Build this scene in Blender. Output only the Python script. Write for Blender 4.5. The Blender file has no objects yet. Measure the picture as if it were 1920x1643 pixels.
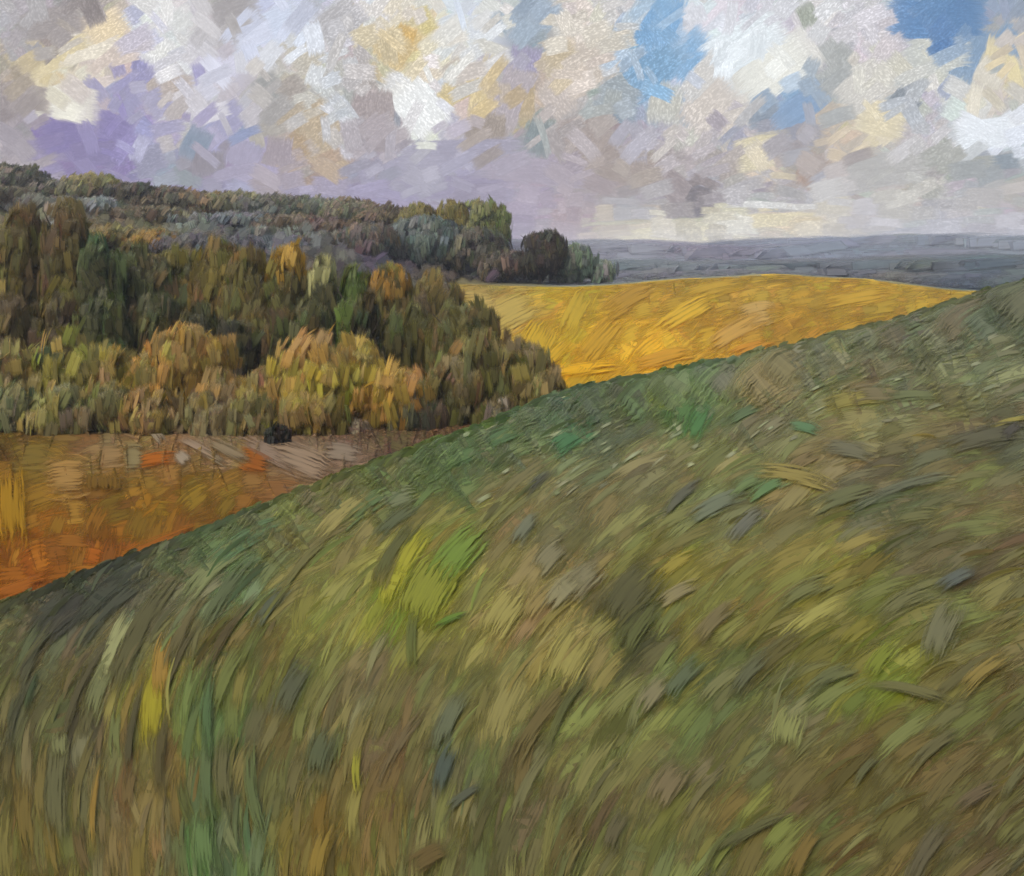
import bpy, math, random
import numpy as np
rng = np.random.default_rng(7)
random.seed(7)
C = bpy.context.scene.collection
sc = bpy.context.scene

# ------------------------------------------------------------------ camera, sky light, sun, exposure
F, U0, VH = 2000.0, 960.0, 470.0          # focal length in photograph pixels, centre column, row of the eye level
cam = bpy.data.cameras.new('camera'); cam_o = bpy.data.objects.new('camera', cam); C.objects.link(cam_o)
cam.sensor_width = 36; cam.lens = 36 * F / 1920
cam.shift_y = -(821.5 - VH) / 1920
cam.clip_start = 0.1; cam.clip_end = 30000
cam_o.location = (0, 0, 0); cam_o.rotation_euler = (math.pi / 2, 0, 0)
sc.camera = cam_o
sc.cycles.transparent_max_bounces = 40
SUN_EL, SUN_AZ = math.radians(48), math.radians(215)   # azimuth clockwise from +Y: behind the viewer, to the left
w = bpy.data.worlds.new('World'); sc.world = w; w.use_nodes = True
nt = w.node_tree
sky = nt.nodes.new('ShaderNodeTexSky'); sky.sky_type = 'NISHITA'; sky.sun_disc = False
sky.sun_elevation = SUN_EL; sky.sun_rotation = SUN_AZ; sky.dust_density = 3.0
bg = nt.nodes['Background']; bg.inputs[1].default_value = 0.15
nt.links.new(sky.outputs[0], bg.inputs[0])
sl = bpy.data.lights.new('sun', 'SUN'); sl.energy = 1.8; sl.angle = math.radians(40); sl.color = (1.0, 0.93, 0.82)
so = bpy.data.objects.new('sun', sl); C.objects.link(so)
so.rotation_euler = (math.pi / 2 - SUN_EL, 0, math.pi - SUN_AZ)
sc.view_settings.view_transform = 'Standard'; sc.view_settings.look = 'None'
sc.view_settings.exposure = 0.6; sc.view_settings.gamma = 1.0
# light returned by a white blade in each place (sky, sun and neighbours), used to turn seen colours into real ones
KG = np.array((.82, .83, 1.28)); KGOLD = np.array((.92, .86, 1.12)); KRUST = np.array((.92, .93, 1.25)); KFAR = np.array((.79, .83, .80))
KSLOPE = np.array((.93, .92, 1.0)); KBUSH = np.array((.57, .53, .56)); KTREE = np.array((.86, .84, 1.15)); KT = KTREE

# ------------------------------------------------------------------ helpers
def lin(c):
    c = np.asarray(c, float) / 255.0
    return np.where(c <= 0.04045, c / 12.92, ((c + 0.055) / 1.055) ** 2.4)
def put(o, label=None, cat=None, group=None, kind=None):
    for k, v in (('label', label), ('category', cat), ('group', group), ('kind', kind)):
        if v: o[k] = v
    return o
def mesh_obj(name, V, Q, mat, col=None, uv=None, parent=None, smooth=False, edge=None):
    V = np.asarray(V, np.float32).reshape(-1, 3); Q = np.asarray(Q, np.int32).reshape(-1, 4)
    me = bpy.data.meshes.new(name)
    me.vertices.add(len(V)); me.vertices.foreach_set('co', V.ravel())
    me.loops.add(Q.size); me.loops.foreach_set('vertex_index', Q.ravel())
    me.polygons.add(len(Q)); me.polygons.foreach_set('loop_start', np.arange(0, Q.size, 4, dtype=np.int32))
    me.polygons.foreach_set('use_smooth', np.full(len(Q), smooth))
    if col is not None:
        a = me.color_attributes.new('Col', 'FLOAT_COLOR', 'POINT')
        a.data.foreach_set('color', np.concatenate([col, np.ones((len(col), 1))], 1).astype(np.float32).ravel())
    if uv is not None:
        a = me.attributes.new('stroke', 'FLOAT_VECTOR', 'POINT')
        a.data.foreach_set('vector', np.asarray(uv, np.float32).ravel())
    if edge is not None:
        a = me.attributes.new('edge', 'FLOAT_VECTOR', 'POINT')
        a.data.foreach_set('vector', np.asarray(edge, np.float32).ravel())
    me.update(calc_edges=True); me.validate()
    me.materials.append(mat)
    o = bpy.data.objects.new(name, me); C.objects.link(o)
    if parent: o.parent = parent
    return o
class Field:
    """smooth map over (u, v) from scattered control points"""
    def __init__(s, pts, sig):
        s.p = np.array([p[:2] for p in pts], float); s.c = np.array([np.atleast_1d(p[2]) for p in pts], float); s.s = sig
    def __call__(s, u, v):
        u = np.atleast_1d(u).astype(float).ravel(); v = np.atleast_1d(v).astype(float).ravel()
        out = np.empty((len(u), s.c.shape[1]))
        for i in range(0, len(u), 20000):
            d = ((u[i:i+20000, None] - s.p[:, 0]) ** 2 + ((v[i:i+20000, None] - s.p[:, 1]) * 1.15) ** 2) / (2 * s.s ** 2)
            d -= d.min(1, keepdims=True)
            W = np.exp(-d); out[i:i+20000] = W @ s.c / W.sum(1, keepdims=True)
        return out

# ------------------------------------------------------------------ materials
def nodes(name):
    m = bpy.data.materials.new(name); m.use_nodes = True
    t = m.node_tree; return m, t, t.nodes, t.links
def edge_alpha(N, L, noise, sA, sT, nA):
    """feathered outline of a tuft: opaque in the middle, breaking up into streaks at its sides and ends"""
    e = N.new('ShaderNodeAttribute'); e.attribute_name = 'edge'
    x = N.new('ShaderNodeSeparateXYZ'); L.new(e.outputs['Vector'], x.inputs[0])
    def M(op, a, b=None):
        m = N.new('ShaderNodeMath'); m.operation = op
        for i, q in enumerate((a, b)):
            if q is None: continue
            if isinstance(q, (int, float)): m.inputs[i].default_value = q
            else: L.new(q, m.inputs[i])
        return m.outputs[0]
    ax = M('MULTIPLY', M('SUBTRACT', 1.0, M('ABSOLUTE', x.outputs[1])), sA)
    tt = M('MULTIPLY', M('MINIMUM', x.outputs[0], M('SUBTRACT', 1.0, x.outputs[0])), sT)
    m = M('ADD', M('MINIMUM', ax, tt), M('MULTIPLY', M('SUBTRACT', noise, .5), nA))
    r = N.new('ShaderNodeMapRange'); r.interpolation_type = 'SMOOTHSTEP'; L.new(m, r.inputs[0]); return r.outputs[0]
def stroke_mat(name, rough=0.5, spec=0.35, amp=0.12, thin=.4, edge=(1.5, 2.6, 2.6)):
    """matt to slightly waxy blades, colour of each blade in the attribute Col, fine streaks along it"""
    m, t, N, L = nodes(name); b = N['Principled BSDF']
    at = N.new('ShaderNodeVertexColor'); at.layer_name = 'Col'
    st = N.new('ShaderNodeAttribute'); st.attribute_name = 'stroke'
    mp = N.new('ShaderNodeVectorMath'); mp.operation = 'MULTIPLY'; mp.inputs[1].default_value = (.55, 3.2, 1.0)
    no = N.new('ShaderNodeTexNoise'); no.inputs['Scale'].default_value = 1.0; no.inputs['Detail'].default_value = 3
    mr = N.new('ShaderNodeMapRange'); mr.inputs[1].default_value = .3; mr.inputs[2].default_value = .7
    mr.inputs[3].default_value = 1 - amp; mr.inputs[4].default_value = 1 + amp
    mx = N.new('ShaderNodeVectorMath'); mx.operation = 'SCALE'
    bp = N.new('ShaderNodeBump'); bp.inputs['Strength'].default_value = .12; bp.inputs['Distance'].default_value = .02
    L.new(st.outputs['Vector'], mp.inputs[0]); L.new(mp.outputs[0], no.inputs['Vector'])
    L.new(no.outputs['Fac'], mr.inputs[0]); L.new(at.outputs['Color'], mx.inputs[0]); L.new(mr.outputs[0], mx.inputs['Scale'])
    L.new(mx.outputs[0], b.inputs['Base Color'])
    L.new(no.outputs['Fac'], bp.inputs['Height']); L.new(bp.outputs[0], b.inputs['Normal'])
    b.inputs['Roughness'].default_value = rough; b.inputs['Specular IOR Level'].default_value = spec
    tr = N.new('ShaderNodeBsdfTranslucent'); ms = N.new('ShaderNodeMixShader'); ms.inputs[0].default_value = thin
    L.new(mx.outputs[0], tr.inputs['Color']); L.new(b.outputs[0], ms.inputs[1]); L.new(tr.outputs[0], ms.inputs[2])
    ta = N.new('ShaderNodeBsdfTransparent'); ma = N.new('ShaderNodeMixShader')
    L.new(edge_alpha(N, L, no.outputs['Fac'], *edge), ma.inputs[0]); L.new(ta.outputs[0], ma.inputs[1]); L.new(ms.outputs[0], ma.inputs[2])
    L.new(ma.outputs[0], N['Material Output'].inputs['Surface'])
    return m
def soil_mat(name, attr=True, cols=None, scale=1.0, stretch=(1, 1, 1)):
    m, t, N, L = nodes(name); b = N['Principled BSDF']
    tc = N.new('ShaderNodeTexCoord'); mp = N.new('ShaderNodeMapping'); mp.inputs['Scale'].default_value = stretch
    no = N.new('ShaderNodeTexNoise'); no.inputs['Scale'].default_value = scale; no.inputs['Detail'].default_value = 8
    L.new(tc.outputs['Object'], mp.inputs[0]); L.new(mp.outputs[0], no.inputs['Vector'])
    if attr:
        at = N.new('ShaderNodeVertexColor'); at.layer_name = 'Col'
        mr = N.new('ShaderNodeMapRange'); mr.inputs[1].default_value = .3; mr.inputs[2].default_value = .7
        mr.inputs[3].default_value = .75; mr.inputs[4].default_value = 1.2
        mx = N.new('ShaderNodeVectorMath'); mx.operation = 'SCALE'
        L.new(no.outputs['Fac'], mr.inputs[0]); L.new(at.outputs['Color'], mx.inputs[0]); L.new(mr.outputs[0], mx.inputs['Scale'])
        L.new(mx.outputs[0], b.inputs['Base Color'])
    else:
        cr = N.new('ShaderNodeValToRGB'); e = cr.color_ramp.elements
        e[0].position = .35; e[0].color = (*cols[0], 1); e[1].position = .68; e[1].color = (*cols[1], 1)
        L.new(no.outputs['Fac'], cr.inputs[0]); L.new(cr.outputs[0], b.inputs['Base Color'])
    b.inputs['Roughness'].default_value = .9; b.inputs['Specular IOR Level'].default_value = .15
    return m
SLOPEC = [(30,360,(92,88,74)),(120,365,(110,116,118)),(60,400,(112,100,66)),(130,410,(128,132,128)),(180,420,(110,100,70)),(220,370,(88,80,62)),(330,360,(108,98,76)),(260,410,(96,90,74)),(300,440,(124,108,52)),(340,440,(122,126,122)),(320,400,(112,116,116)),(400,400,(112,118,116)),
(460,390,(110,114,108)),(430,425,(100,98,104)),(480,430,(92,92,98)),(520,410,(112,118,116)),(560,400,(110,92,72)),(560,430,(116,122,126)),(600,450,(86,84,92)),(640,410,(100,86,68)),(700,420,(96,82,70)),(650,450,(88,78,78)),(700,470,(82,76,88)),(760,440,(94,84,76)),(780,480,(84,78,88)),
(860,470,(84,80,76)),(900,500,(82,76,84)),(940,500,(90,84,88)),(1040,520,(70,62,56)),(1080,505,(106,112,110)),(200,500,(70,72,50)),(400,480,(100,90,52)),(600,520,(78,72,50)),(800,520,(92,84,70)),(20,500,(84,70,50))]
def sky_mat():
    """cloud colours with streaks along every dab of cloud and wet-paint sparkle painted into the emission"""
    m, t, N, L = nodes('cloud_light')
    N.remove(N['Principled BSDF'])
    em = N.new('ShaderNodeEmission'); out = N['Material Output']
    at = N.new('ShaderNodeVertexColor'); at.layer_name = 'Col'
    st = N.new('ShaderNodeAttribute'); st.attribute_name = 'stroke'
    mp = N.new('ShaderNodeVectorMath'); mp.operation = 'MULTIPLY'; mp.inputs[1].default_value = (1.2, 4.0, 1.0)
    n1 = N.new('ShaderNodeTexNoise'); n1.inputs['Scale'].default_value = 1.0; n1.inputs['Detail'].default_value = 3
    L.new(st.outputs['Vector'], mp.inputs[0]); L.new(mp.outputs[0], n1.inputs['Vector'])
    r1 = N.new('ShaderNodeMapRange'); r1.inputs[1].default_value = .3; r1.inputs[2].default_value = .7
    r1.inputs[3].default_value = .92; r1.inputs[4].default_value = 1.08
    L.new(n1.outputs['Fac'], r1.inputs[0])
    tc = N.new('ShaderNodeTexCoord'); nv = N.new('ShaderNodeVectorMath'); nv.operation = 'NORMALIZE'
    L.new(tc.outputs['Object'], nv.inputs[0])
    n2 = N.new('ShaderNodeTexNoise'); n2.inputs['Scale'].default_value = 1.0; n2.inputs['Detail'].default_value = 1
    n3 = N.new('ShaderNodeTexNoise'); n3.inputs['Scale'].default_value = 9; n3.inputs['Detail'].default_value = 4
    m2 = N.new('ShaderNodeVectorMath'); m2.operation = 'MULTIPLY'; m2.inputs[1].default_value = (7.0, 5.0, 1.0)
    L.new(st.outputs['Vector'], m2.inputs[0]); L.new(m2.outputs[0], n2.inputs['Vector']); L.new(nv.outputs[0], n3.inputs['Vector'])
    r2 = N.new('ShaderNodeMapRange'); r2.inputs[1].default_value = .48; r2.inputs[2].default_value = .72  # bright specks: reflections on wet paint, put into the emission by noise
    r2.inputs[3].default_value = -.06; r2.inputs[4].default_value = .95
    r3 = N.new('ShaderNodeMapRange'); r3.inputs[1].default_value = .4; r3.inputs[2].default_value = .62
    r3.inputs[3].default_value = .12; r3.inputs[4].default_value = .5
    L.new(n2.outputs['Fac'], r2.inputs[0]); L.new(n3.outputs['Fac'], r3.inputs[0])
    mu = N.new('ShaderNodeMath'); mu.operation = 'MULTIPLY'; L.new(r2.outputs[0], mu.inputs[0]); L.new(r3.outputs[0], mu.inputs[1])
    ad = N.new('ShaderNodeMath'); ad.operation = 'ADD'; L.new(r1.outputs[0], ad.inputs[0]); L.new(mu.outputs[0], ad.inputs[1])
    mx = N.new('ShaderNodeVectorMath'); mx.operation = 'SCALE'
    L.new(at.outputs['Color'], mx.inputs[0]); L.new(ad.outputs[0], mx.inputs['Scale'])
    L.new(mx.outputs[0], em.inputs['Color']); em.inputs['Strength'].default_value = 0.645
    ta = N.new('ShaderNodeBsdfTransparent'); ma = N.new('ShaderNodeMixShader')
    L.new(edge_alpha(N, L, n1.outputs['Fac'], 4.0, 6.0, 2.0), ma.inputs[0]); L.new(ta.outputs[0], ma.inputs[1]); L.new(em.outputs[0], ma.inputs[2])
    L.new(ma.outputs[0], out.inputs['Surface'])
    m.cycles.emission_sampling = 'NONE'
    return m
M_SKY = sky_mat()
M_GRASS = stroke_mat('grass_blades', .5, .3)
M_DRY = stroke_mat('dry_stalks', .6, .12)
M_LEAF = stroke_mat('foliage', .5, .3, .15, .5, (1.5, 3.2, 1.8))
M_SOIL = soil_mat('soil', scale=.6)
M_BARK = soil_mat('bark', False, ((.03, .024, .018), (.075, .06, .045)), 3.0, (1, 1, .25))

# ------------------------------------------------------------------ terrain
Z0 = -3.0
_az = np.radians(np.linspace(-180, 180, 1441))
_hu = np.array([-1100, 0, 350, 650, 900, 1060, 1300, 1500, 1700, 1800, 1920, 2500, 3200], float)
_hv = np.array([1480, 1130, 1000, 880, 792, 727, 682, 640, 590, 556, 520, 470, 450], float)
_hy = np.array([11, 14, 18, 22, 26, 30, 38, 46, 56, 62, 70, 85, 90], float)
_ha = np.arctan((_hu - U0) / F)
def _table(y, behind):
    a = np.concatenate([[-math.pi], _ha, [math.pi]]); t = np.interp(_az, a, np.concatenate([[behind], y, [behind]]))
    k = np.exp(-np.linspace(-2.2, 2.2, 15) ** 2); k /= k.sum()
    return np.convolve(np.concatenate([t[-9:-1], t, t[1:9]]), k, 'same')[8:-8]
_e = -(_hv - VH) / F * np.cos(_ha)
T_e = _table(_e, -.2); T_r = _table(_hy / np.cos(_ha), 30)
def hill_par(az):
    e = np.interp(az, _az, T_e); r = np.interp(az, _az, T_r)
    return e + 2 * (-Z0) / r, -Z0 / r ** 2, r
def hill_depth(u, v):
    """depth Y where the sight line through (u, v) meets the hill, inf where it passes over it"""
    tx = (u - U0) / F; az = np.arctan(tx); ca = np.cos(az)
    ep = -(v - VH) / F * ca; m, c, r = hill_par(az)
    b = m - ep; d = b * b - 4 * c * (-Z0)
    return np.where(d > 0, (b - np.sqrt(np.maximum(d, 0))) / (2 * c), np.inf) * ca
def crest_v(u):
    a = np.arctan((u - U0) / F); return VH - F * np.interp(a, _az, T_e) / np.cos(a)
VU = np.array([-1500, 0, 540, 860, 1060, 1120, 1300, 1450, 1600, 1810, 1920, 3400], float)
VY = np.array([0, 40, 95, 130, 180, 250, 300, 380, 500, 800, 6000], float)
VZ = np.array([
 [-14, -13.5, -13.5, -11, -3, 8, 14, 15, 10, -5, -15],
 [-14, -13.5, -13.5, -11, -4, 7, 14.5, 15, 10, -5, -15],
 [-14, -13.5, -13.5, -12, -7, 2, 8, 9, 4, -8, -15],
 [-14, -13.5, -13.5, -12.7, -11, -8.4, -2, 2, 0, -10, -15],
 [-14, -13.5, -13.5, -12.7, -11, -8.6, -8, -7.5, -10, -14, -15],
 [-14, -13.5, -13.5, -12.6, -11, -8.2, -8.5, -10, -13, -15, -15],
 [-14, -13.8, -13.4, -12.2, -10, -6.5, -7, -10, -13, -15, -15],
 [-14, -14, -13.4, -12, -9.6, -5.5, -6, -9, -13, -15, -15],
 [-14, -14, -13.5, -12.2, -10.1, -6.5, -7, -10, -13, -15, -15],
 [-14, -14, -13.8, -13, -11.8, -9.4, -9.8, -11, -14, -15, -15],
 [-14, -14, -13.8, -13, -12, -10, -10.5, -12, -14, -15, -15],
 [-14, -14, -13.8, -13, -12, -10, -10.5, -12, -14, -15, -15]], float)
def valley_z(u, Y):
    u = np.clip(u, VU[0], VU[-1]); Y = np.clip(Y, 0, 5999)
    i = np.clip(np.searchsorted(VU, u, side='right') - 1, 0, len(VU) - 2); j = np.clip(np.searchsorted(VY, Y, side='right') - 1, 0, len(VY) - 2)
    a = (u - VU[i]) / (VU[i+1] - VU[i]); b = (Y - VY[j]) / (VY[j+1] - VY[j])
    a = a * a * (3 - 2 * a) * .5 + a * .5; b = b * b * (3 - 2 * b) * .35 + b * .65
    return (VZ[i, j] * (1-a) + VZ[i+1, j] * a) * (1-b) + (VZ[i, j+1] * (1-a) + VZ[i+1, j+1] * a) * b
FAR = {}   # far ridges: name -> (near foot, crest depth, back foot, us, vs)
FAR['distant_hills'] = (1250, 1700, 2100, [-1300, 900, 1000, 1080, 1150, 1250, 1330, 1450, 1520, 1600, 1700, 1800, 1920, 2400, 3300],
                        [440, 450, 458, 460, 456, 458, 467, 467, 458, 447, 438, 446, 450, 440, 435])
FAR['wooded_ridge'] = (560, 800, 1150, [900, 1100, 1250, 1400, 1550, 1650, 1750, 1920, 2400, 3300],
                       [520, 500, 496, 508, 497, 490, 493, 487, 480, 475])
def far_z(name, u, Y):
    y0, yc, y1, us, vs = FAR[name]
    cz = -(np.interp(u, us, vs) - VH) / F * yc + 15.5
    t = np.where(Y < yc, (Y - y0) / (yc - y0), (y1 - Y) / (y1 - yc)); t = np.clip(t, 0, 1)
    return -15.5 + cz * np.sin(t * math.pi / 2) ** 1.2
def march(u, v, zf, ys):
    tx = (u - U0) / F; e = -(v - VH) / F
    out = np.full(len(u), np.inf)
    for i in range(0, len(u), 4000):
        uu = u[i:i+4000, None]; Z = zf(uu + 0 * ys, ys + 0 * uu); hit = Z >= e[i:i+4000, None] * ys
        k = hit.argmax(1); ok = hit.any(1); j = np.maximum(k - 1, 0); g = Z - e[i:i+4000, None] * ys; n_ = np.arange(len(k)); g0, g1 = g[n_, j], g[n_, k]
        f = np.clip(np.where(g1 > g0, -g0 / np.maximum(g1 - g0, 1e-9), 1), 0, 1)
        out[i:i+4000] = np.where(ok, ys[j] + (ys[k] - ys[j]) * f, np.inf)
    return out
YS = np.concatenate([np.linspace(30, 130, 140), np.linspace(131.4, 420, 200)])
def valley_depth(u, v): return march(u, v, valley_z, YS)
def far_depth(name):
    y0, yc, y1 = FAR[name][:3]; ys = np.linspace(y0, yc * 1.1, 160)
    return lambda u, v: march(u, v, lambda a, b: far_z(name, a, b), ys)
def grid_faces(n, m):
    a = np.arange(n * m).reshape(n, m)
    return np.stack([a[:-1, :-1], a[:-1, 1:], a[1:, 1:], a[1:, :-1]], -1).reshape(-1, 4)

# ------------------------------------------------------------------ colour maps (what grows where), in photograph columns and rows
HILL = [(60,1180,(98,97,66)),(150,1150,(66,68,54)),(250,1080,(66,70,60)),(310,1090,(118,113,86)),(420,1040,(88,108,76)),(60,1300,(92,90,50)),(60,1450,(97,90,55)),(60,1600,(108,100,50)),
(200,1200,(122,117,86)),(200,1400,(97,90,58)),(200,1580,(98,92,55)),(280,1330,(122,114,46)),(290,1450,(116,97,47)),(270,1560,(130,110,75)),(390,1350,(82,102,60)),(380,1560,(87,106,70)),(480,1250,(107,97,45)),
(480,1450,(97,94,55)),(600,1150,(124,124,62)),(580,1350,(107,100,60)),(620,1550,(108,97,48)),(560,1000,(112,110,65)),(700,950,(112,107,60)),(640,1060,(124,124,66)),(760,1090,(132,132,45)),(830,1060,(112,122,38)),
(800,1150,(117,117,38)),(820,1300,(104,102,60)),(700,1300,(114,107,75)),(740,1480,(112,92,55)),(840,1450,(88,93,65)),(850,1600,(97,94,60)),(950,1120,(134,124,76)),(1000,1180,(132,118,72)),(950,1300,(118,115,66)),
(1060,1220,(138,130,76)),(1100,1330,(112,110,66)),(1000,1480,(95,93,60)),(1000,1600,(102,100,62)),(1150,1400,(114,114,70)),(1200,1500,(107,102,65)),(1200,1140,(88,88,55)),(1250,1080,(140,130,45)),(1350,1150,(122,114,56)),
(1400,1050,(128,122,60)),(1300,1300,(102,107,65)),(1400,1250,(98,98,56)),(1480,1350,(108,108,75)),(1380,1550,(108,101,56)),(1300,1600,(110,110,70)),(1550,1080,(127,120,52)),(1600,1200,(112,107,50)),(1650,1230,(112,117,42)),
(1550,1450,(102,94,55)),(1650,1500,(102,92,55)),(1800,1500,(100,92,58)),(1850,1600,(97,90,56)),(1800,1300,(100,94,55)),(1850,1150,(107,102,60)),(1750,1050,(92,90,60)),(1850,1020,(102,94,60)),(1700,1100,(107,107,56)),
(900,850,(80,104,62)),(800,880,(94,108,62)),(1000,800,(84,106,72)),(1080,830,(92,108,80)),(1150,750,(92,106,76)),(1000,880,(118,113,76)),(1100,930,(113,111,76)),(1250,740,(96,112,68)),(1300,760,(86,114,58)),
(1200,820,(110,106,84)),(1250,880,(113,111,76)),(1350,850,(128,125,76)),(1450,720,(142,128,88)),(1450,800,(104,104,82)),(1450,880,(132,122,72)),(1550,690,(120,122,94)),(1600,770,(123,115,58)),(1600,830,(115,108,80)),
(1700,640,(106,108,84)),(1700,700,(112,116,90)),(1800,620,(101,107,84)),(1880,600,(96,103,76)),(1850,700,(116,120,98)),(1800,780,(118,111,62)),(1850,815,(88,85,66)),(1750,880,(103,98,66)),(1650,930,(98,98,70)),
(1850,930,(112,103,63)),(1500,950,(122,114,66)),(1350,960,(103,107,70)),(1400,1000,(118,111,75)),(1200,980,(113,108,66)),(1000,1000,(113,108,70)),(900,980,(118,113,66)),(1900,560,(90,100,76)),(1500,660,(106,113,88)),(1350,690,(96,114,96)),
(1060,730,(90,108,90)),(700,880,(100,108,66)),(450,970,(92,104,72))]
HFLOW = [(60,1180,45),(250,1090,40),(60,1350,75),(60,1550,90),(300,1300,80),(300,1550,92),(600,1150,58),(600,1400,72),(600,1580,85),(700,960,36),(900,1050,50),(900,1300,60),(900,1550,75),(1100,1000,42),(1100,1300,55),
(1100,1550,70),(1300,1100,40),(1300,1400,50),(1400,900,28),(1600,1100,32),(1600,1400,42),(1850,1100,25),(1850,1500,45),(1700,900,14),(1850,800,10),(1700,650,20),(1900,580,25),(1300,760,40),(1100,800,28),(950,830,25),(450,1000,32)]
HACC = [(30,1330,150,13,72,(52,58,48)),(150,1290,170,14,66,(58,56,42)),(245,1370,160,12,80,(50,50,40)),(330,1240,150,12,66,(60,60,42)),(205,1140,150,20,44,(44,48,46)),(60,1230,140,14,62,(54,56,46)),(420,1190,150,12,58,(66,62,42)),(40,1140,110,34,30,(84,92,74)),(150,1095,120,26,28,(52,60,58)),(300,1030,120,24,26,(56,66,60)),(90,1140,90,20,45,(40,46,48)),(185,1120,100,24,42,(46,52,52)),(420,1110,130,22,55,(72,70,44)),(340,1180,120,16,62,(68,64,40)),(460,1010,120,26,30,(72,104,80)),(560,1060,130,14,50,(78,74,46)),(390,1070,120,30,45,(128,124,96)),(640,960,110,24,40,(132,126,84)),(1005,905,64,13,45,(35,40,60)),(985,990,56,22,50,(72,82,94)),(505,1135,84,22,52,(58,68,84)),(545,1285,100,36,60,(70,80,82)),(840,1350,90,32,65,(78,84,90)),(830,1440,84,26,72,(52,62,84)),(870,1490,64,15,35,(58,63,74)),
(1060,1320,140,13,60,(62,58,40)),(1005,1350,150,32,55,(84,74,45)),(760,1050,110,32,62,(170,158,25)),(735,1095,60,24,65,(160,150,30)),(850,1045,120,50,50,(82,114,40)),(805,1110,110,76,60,(126,132,36)),(770,1190,100,16,86,(66,82,45)),
(735,1030,96,22,58,(66,62,40)),(722,1062,74,28,65,(72,63,38)),(840,1160,56,10,25,(66,108,35)),(690,940,96,28,35,(58,94,64)),(748,935,54,32,20,(112,132,118)),(735,978,96,22,40,(58,62,58)),(285,1320,130,34,84,(166,150,25)),
(300,1250,90,26,84,(160,112,42)),(296,1420,140,18,88,(54,54,40)),(385,1340,150,18,86,(68,96,70)),(384,1470,130,18,91,(72,100,72)),(378,1580,90,34,92,(78,108,74)),(470,1480,150,18,98,(74,99,66)),(415,1450,120,26,90,(88,84,66)),
(425,1265,110,22,64,(80,104,60)),(600,1410,74,38,72,(54,68,60)),(667,1440,66,11,88,(152,150,45)),(130,1150,130,38,40,(44,49,50)),(240,1075,160,30,34,(50,58,55)),(100,1172,96,15,45,(34,39,42)),(255,1190,210,32,62,(70,62,36)),
(210,1215,120,24,70,(136,136,114)),(185,1290,100,30,68,(112,114,92)),(60,1290,64,11,70,(44,58,40)),(20,1335,54,11,75,(44,48,45)),(110,1395,34,24,90,(132,136,110)),(100,1480,170,36,88,(80,78,62)),(75,1470,130,15,88,(124,108,62)),
(175,1500,130,9,84,(152,112,42)),(1075,740,64,15,18,(16,90,76)),(1130,768,64,20,30,(30,96,66)),(1070,818,76,32,30,(36,100,62)),(930,822,130,22,25,(58,99,60)),(880,850,110,18,24,(66,98,58)),(1290,750,90,54,55,(60,110,46)),
(1250,735,64,32,45,(146,148,46)),(1310,790,56,32,60,(40,96,56)),(1440,718,84,72,30,(154,134,94)),(1400,770,64,17,25,(58,89,65)),(1510,800,44,17,-15,(50,100,76)),(1600,745,110,24,10,(138,127,52)),(1640,735,70,26,2,(100,92,76)),
(1700,740,100,15,5,(78,84,56)),(1690,635,130,7,18,(66,62,54)),(1560,652,90,22,15,(92,96,78)),(1440,912,64,20,28,(54,108,78)),(1400,905,60,16,30,(80,110,70)),(1490,890,110,24,-12,(158,138,68)),(1275,930,76,17,40,(72,78,90)),(1340,945,96,24,25,(96,106,112)),
(1395,985,66,22,45,(88,94,112)),(1690,910,140,15,18,(82,90,86)),(1590,840,76,26,-8,(84,89,76)),(1850,815,140,28,12,(74,71,65)),(1895,805,34,15,40,(40,42,48)),(1895,788,76,8,15,(162,152,62)),(1090,1085,64,42,45,(132,128,124)),
(1055,1105,76,32,45,(134,130,134)),(1030,1040,64,32,45,(112,112,108)),(1180,1115,110,64,50,(74,77,50)),(1190,1170,90,40,55,(82,84,52)),(1270,1110,64,20,30,(128,118,118)),(1340,1160,86,26,45,(106,96,88)),(1790,1080,66,20,28,(78,95,122)),
(1765,1180,96,48,65,(88,95,96)),(1280,1270,76,26,50,(78,84,86)),(1400,1265,86,22,50,(84,84,82)),(1220,1300,64,28,50,(138,128,124)),(1550,1270,86,22,30,(78,84,76)),(1700,1290,130,17,-12,(84,88,72)),(1480,1365,60,44,72,(154,152,98)),
(1650,1235,70,26,50,(120,130,42)),(1340,1590,110,8,58,(58,56,30)),(1400,1560,130,15,30,(73,71,55)),(1730,1600,130,32,60,(68,74,66)),(1830,1490,76,20,30,(94,75,76)),(1620,1440,66,13,50,(73,71,60)),(1900,1460,66,15,55,(70,72,50)),
(800,1602,70,32,30,(86,66,42)),(600,1600,90,26,75,(132,104,44)),(1500,1600,90,26,60,(122,102,50)),(940,1150,90,50,55,(142,132,88)),(1010,1130,60,26,50,(140,116,74)),(1065,1230,100,60,60,(142,134,80)),
(1500,1110,90,26,30,(98,102,84)),(1750,1400,90,20,40,(90,86,60)),(1150,1560,70,26,65,(80,80,62)),(1250,1470,70,40,55,(112,100,84)),(1690,1130,90,30,30,(96,100,70)),(1840,1260,90,24,40,(128,112,58)),(1580,930,110,26,20,(84,88,68))]
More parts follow.
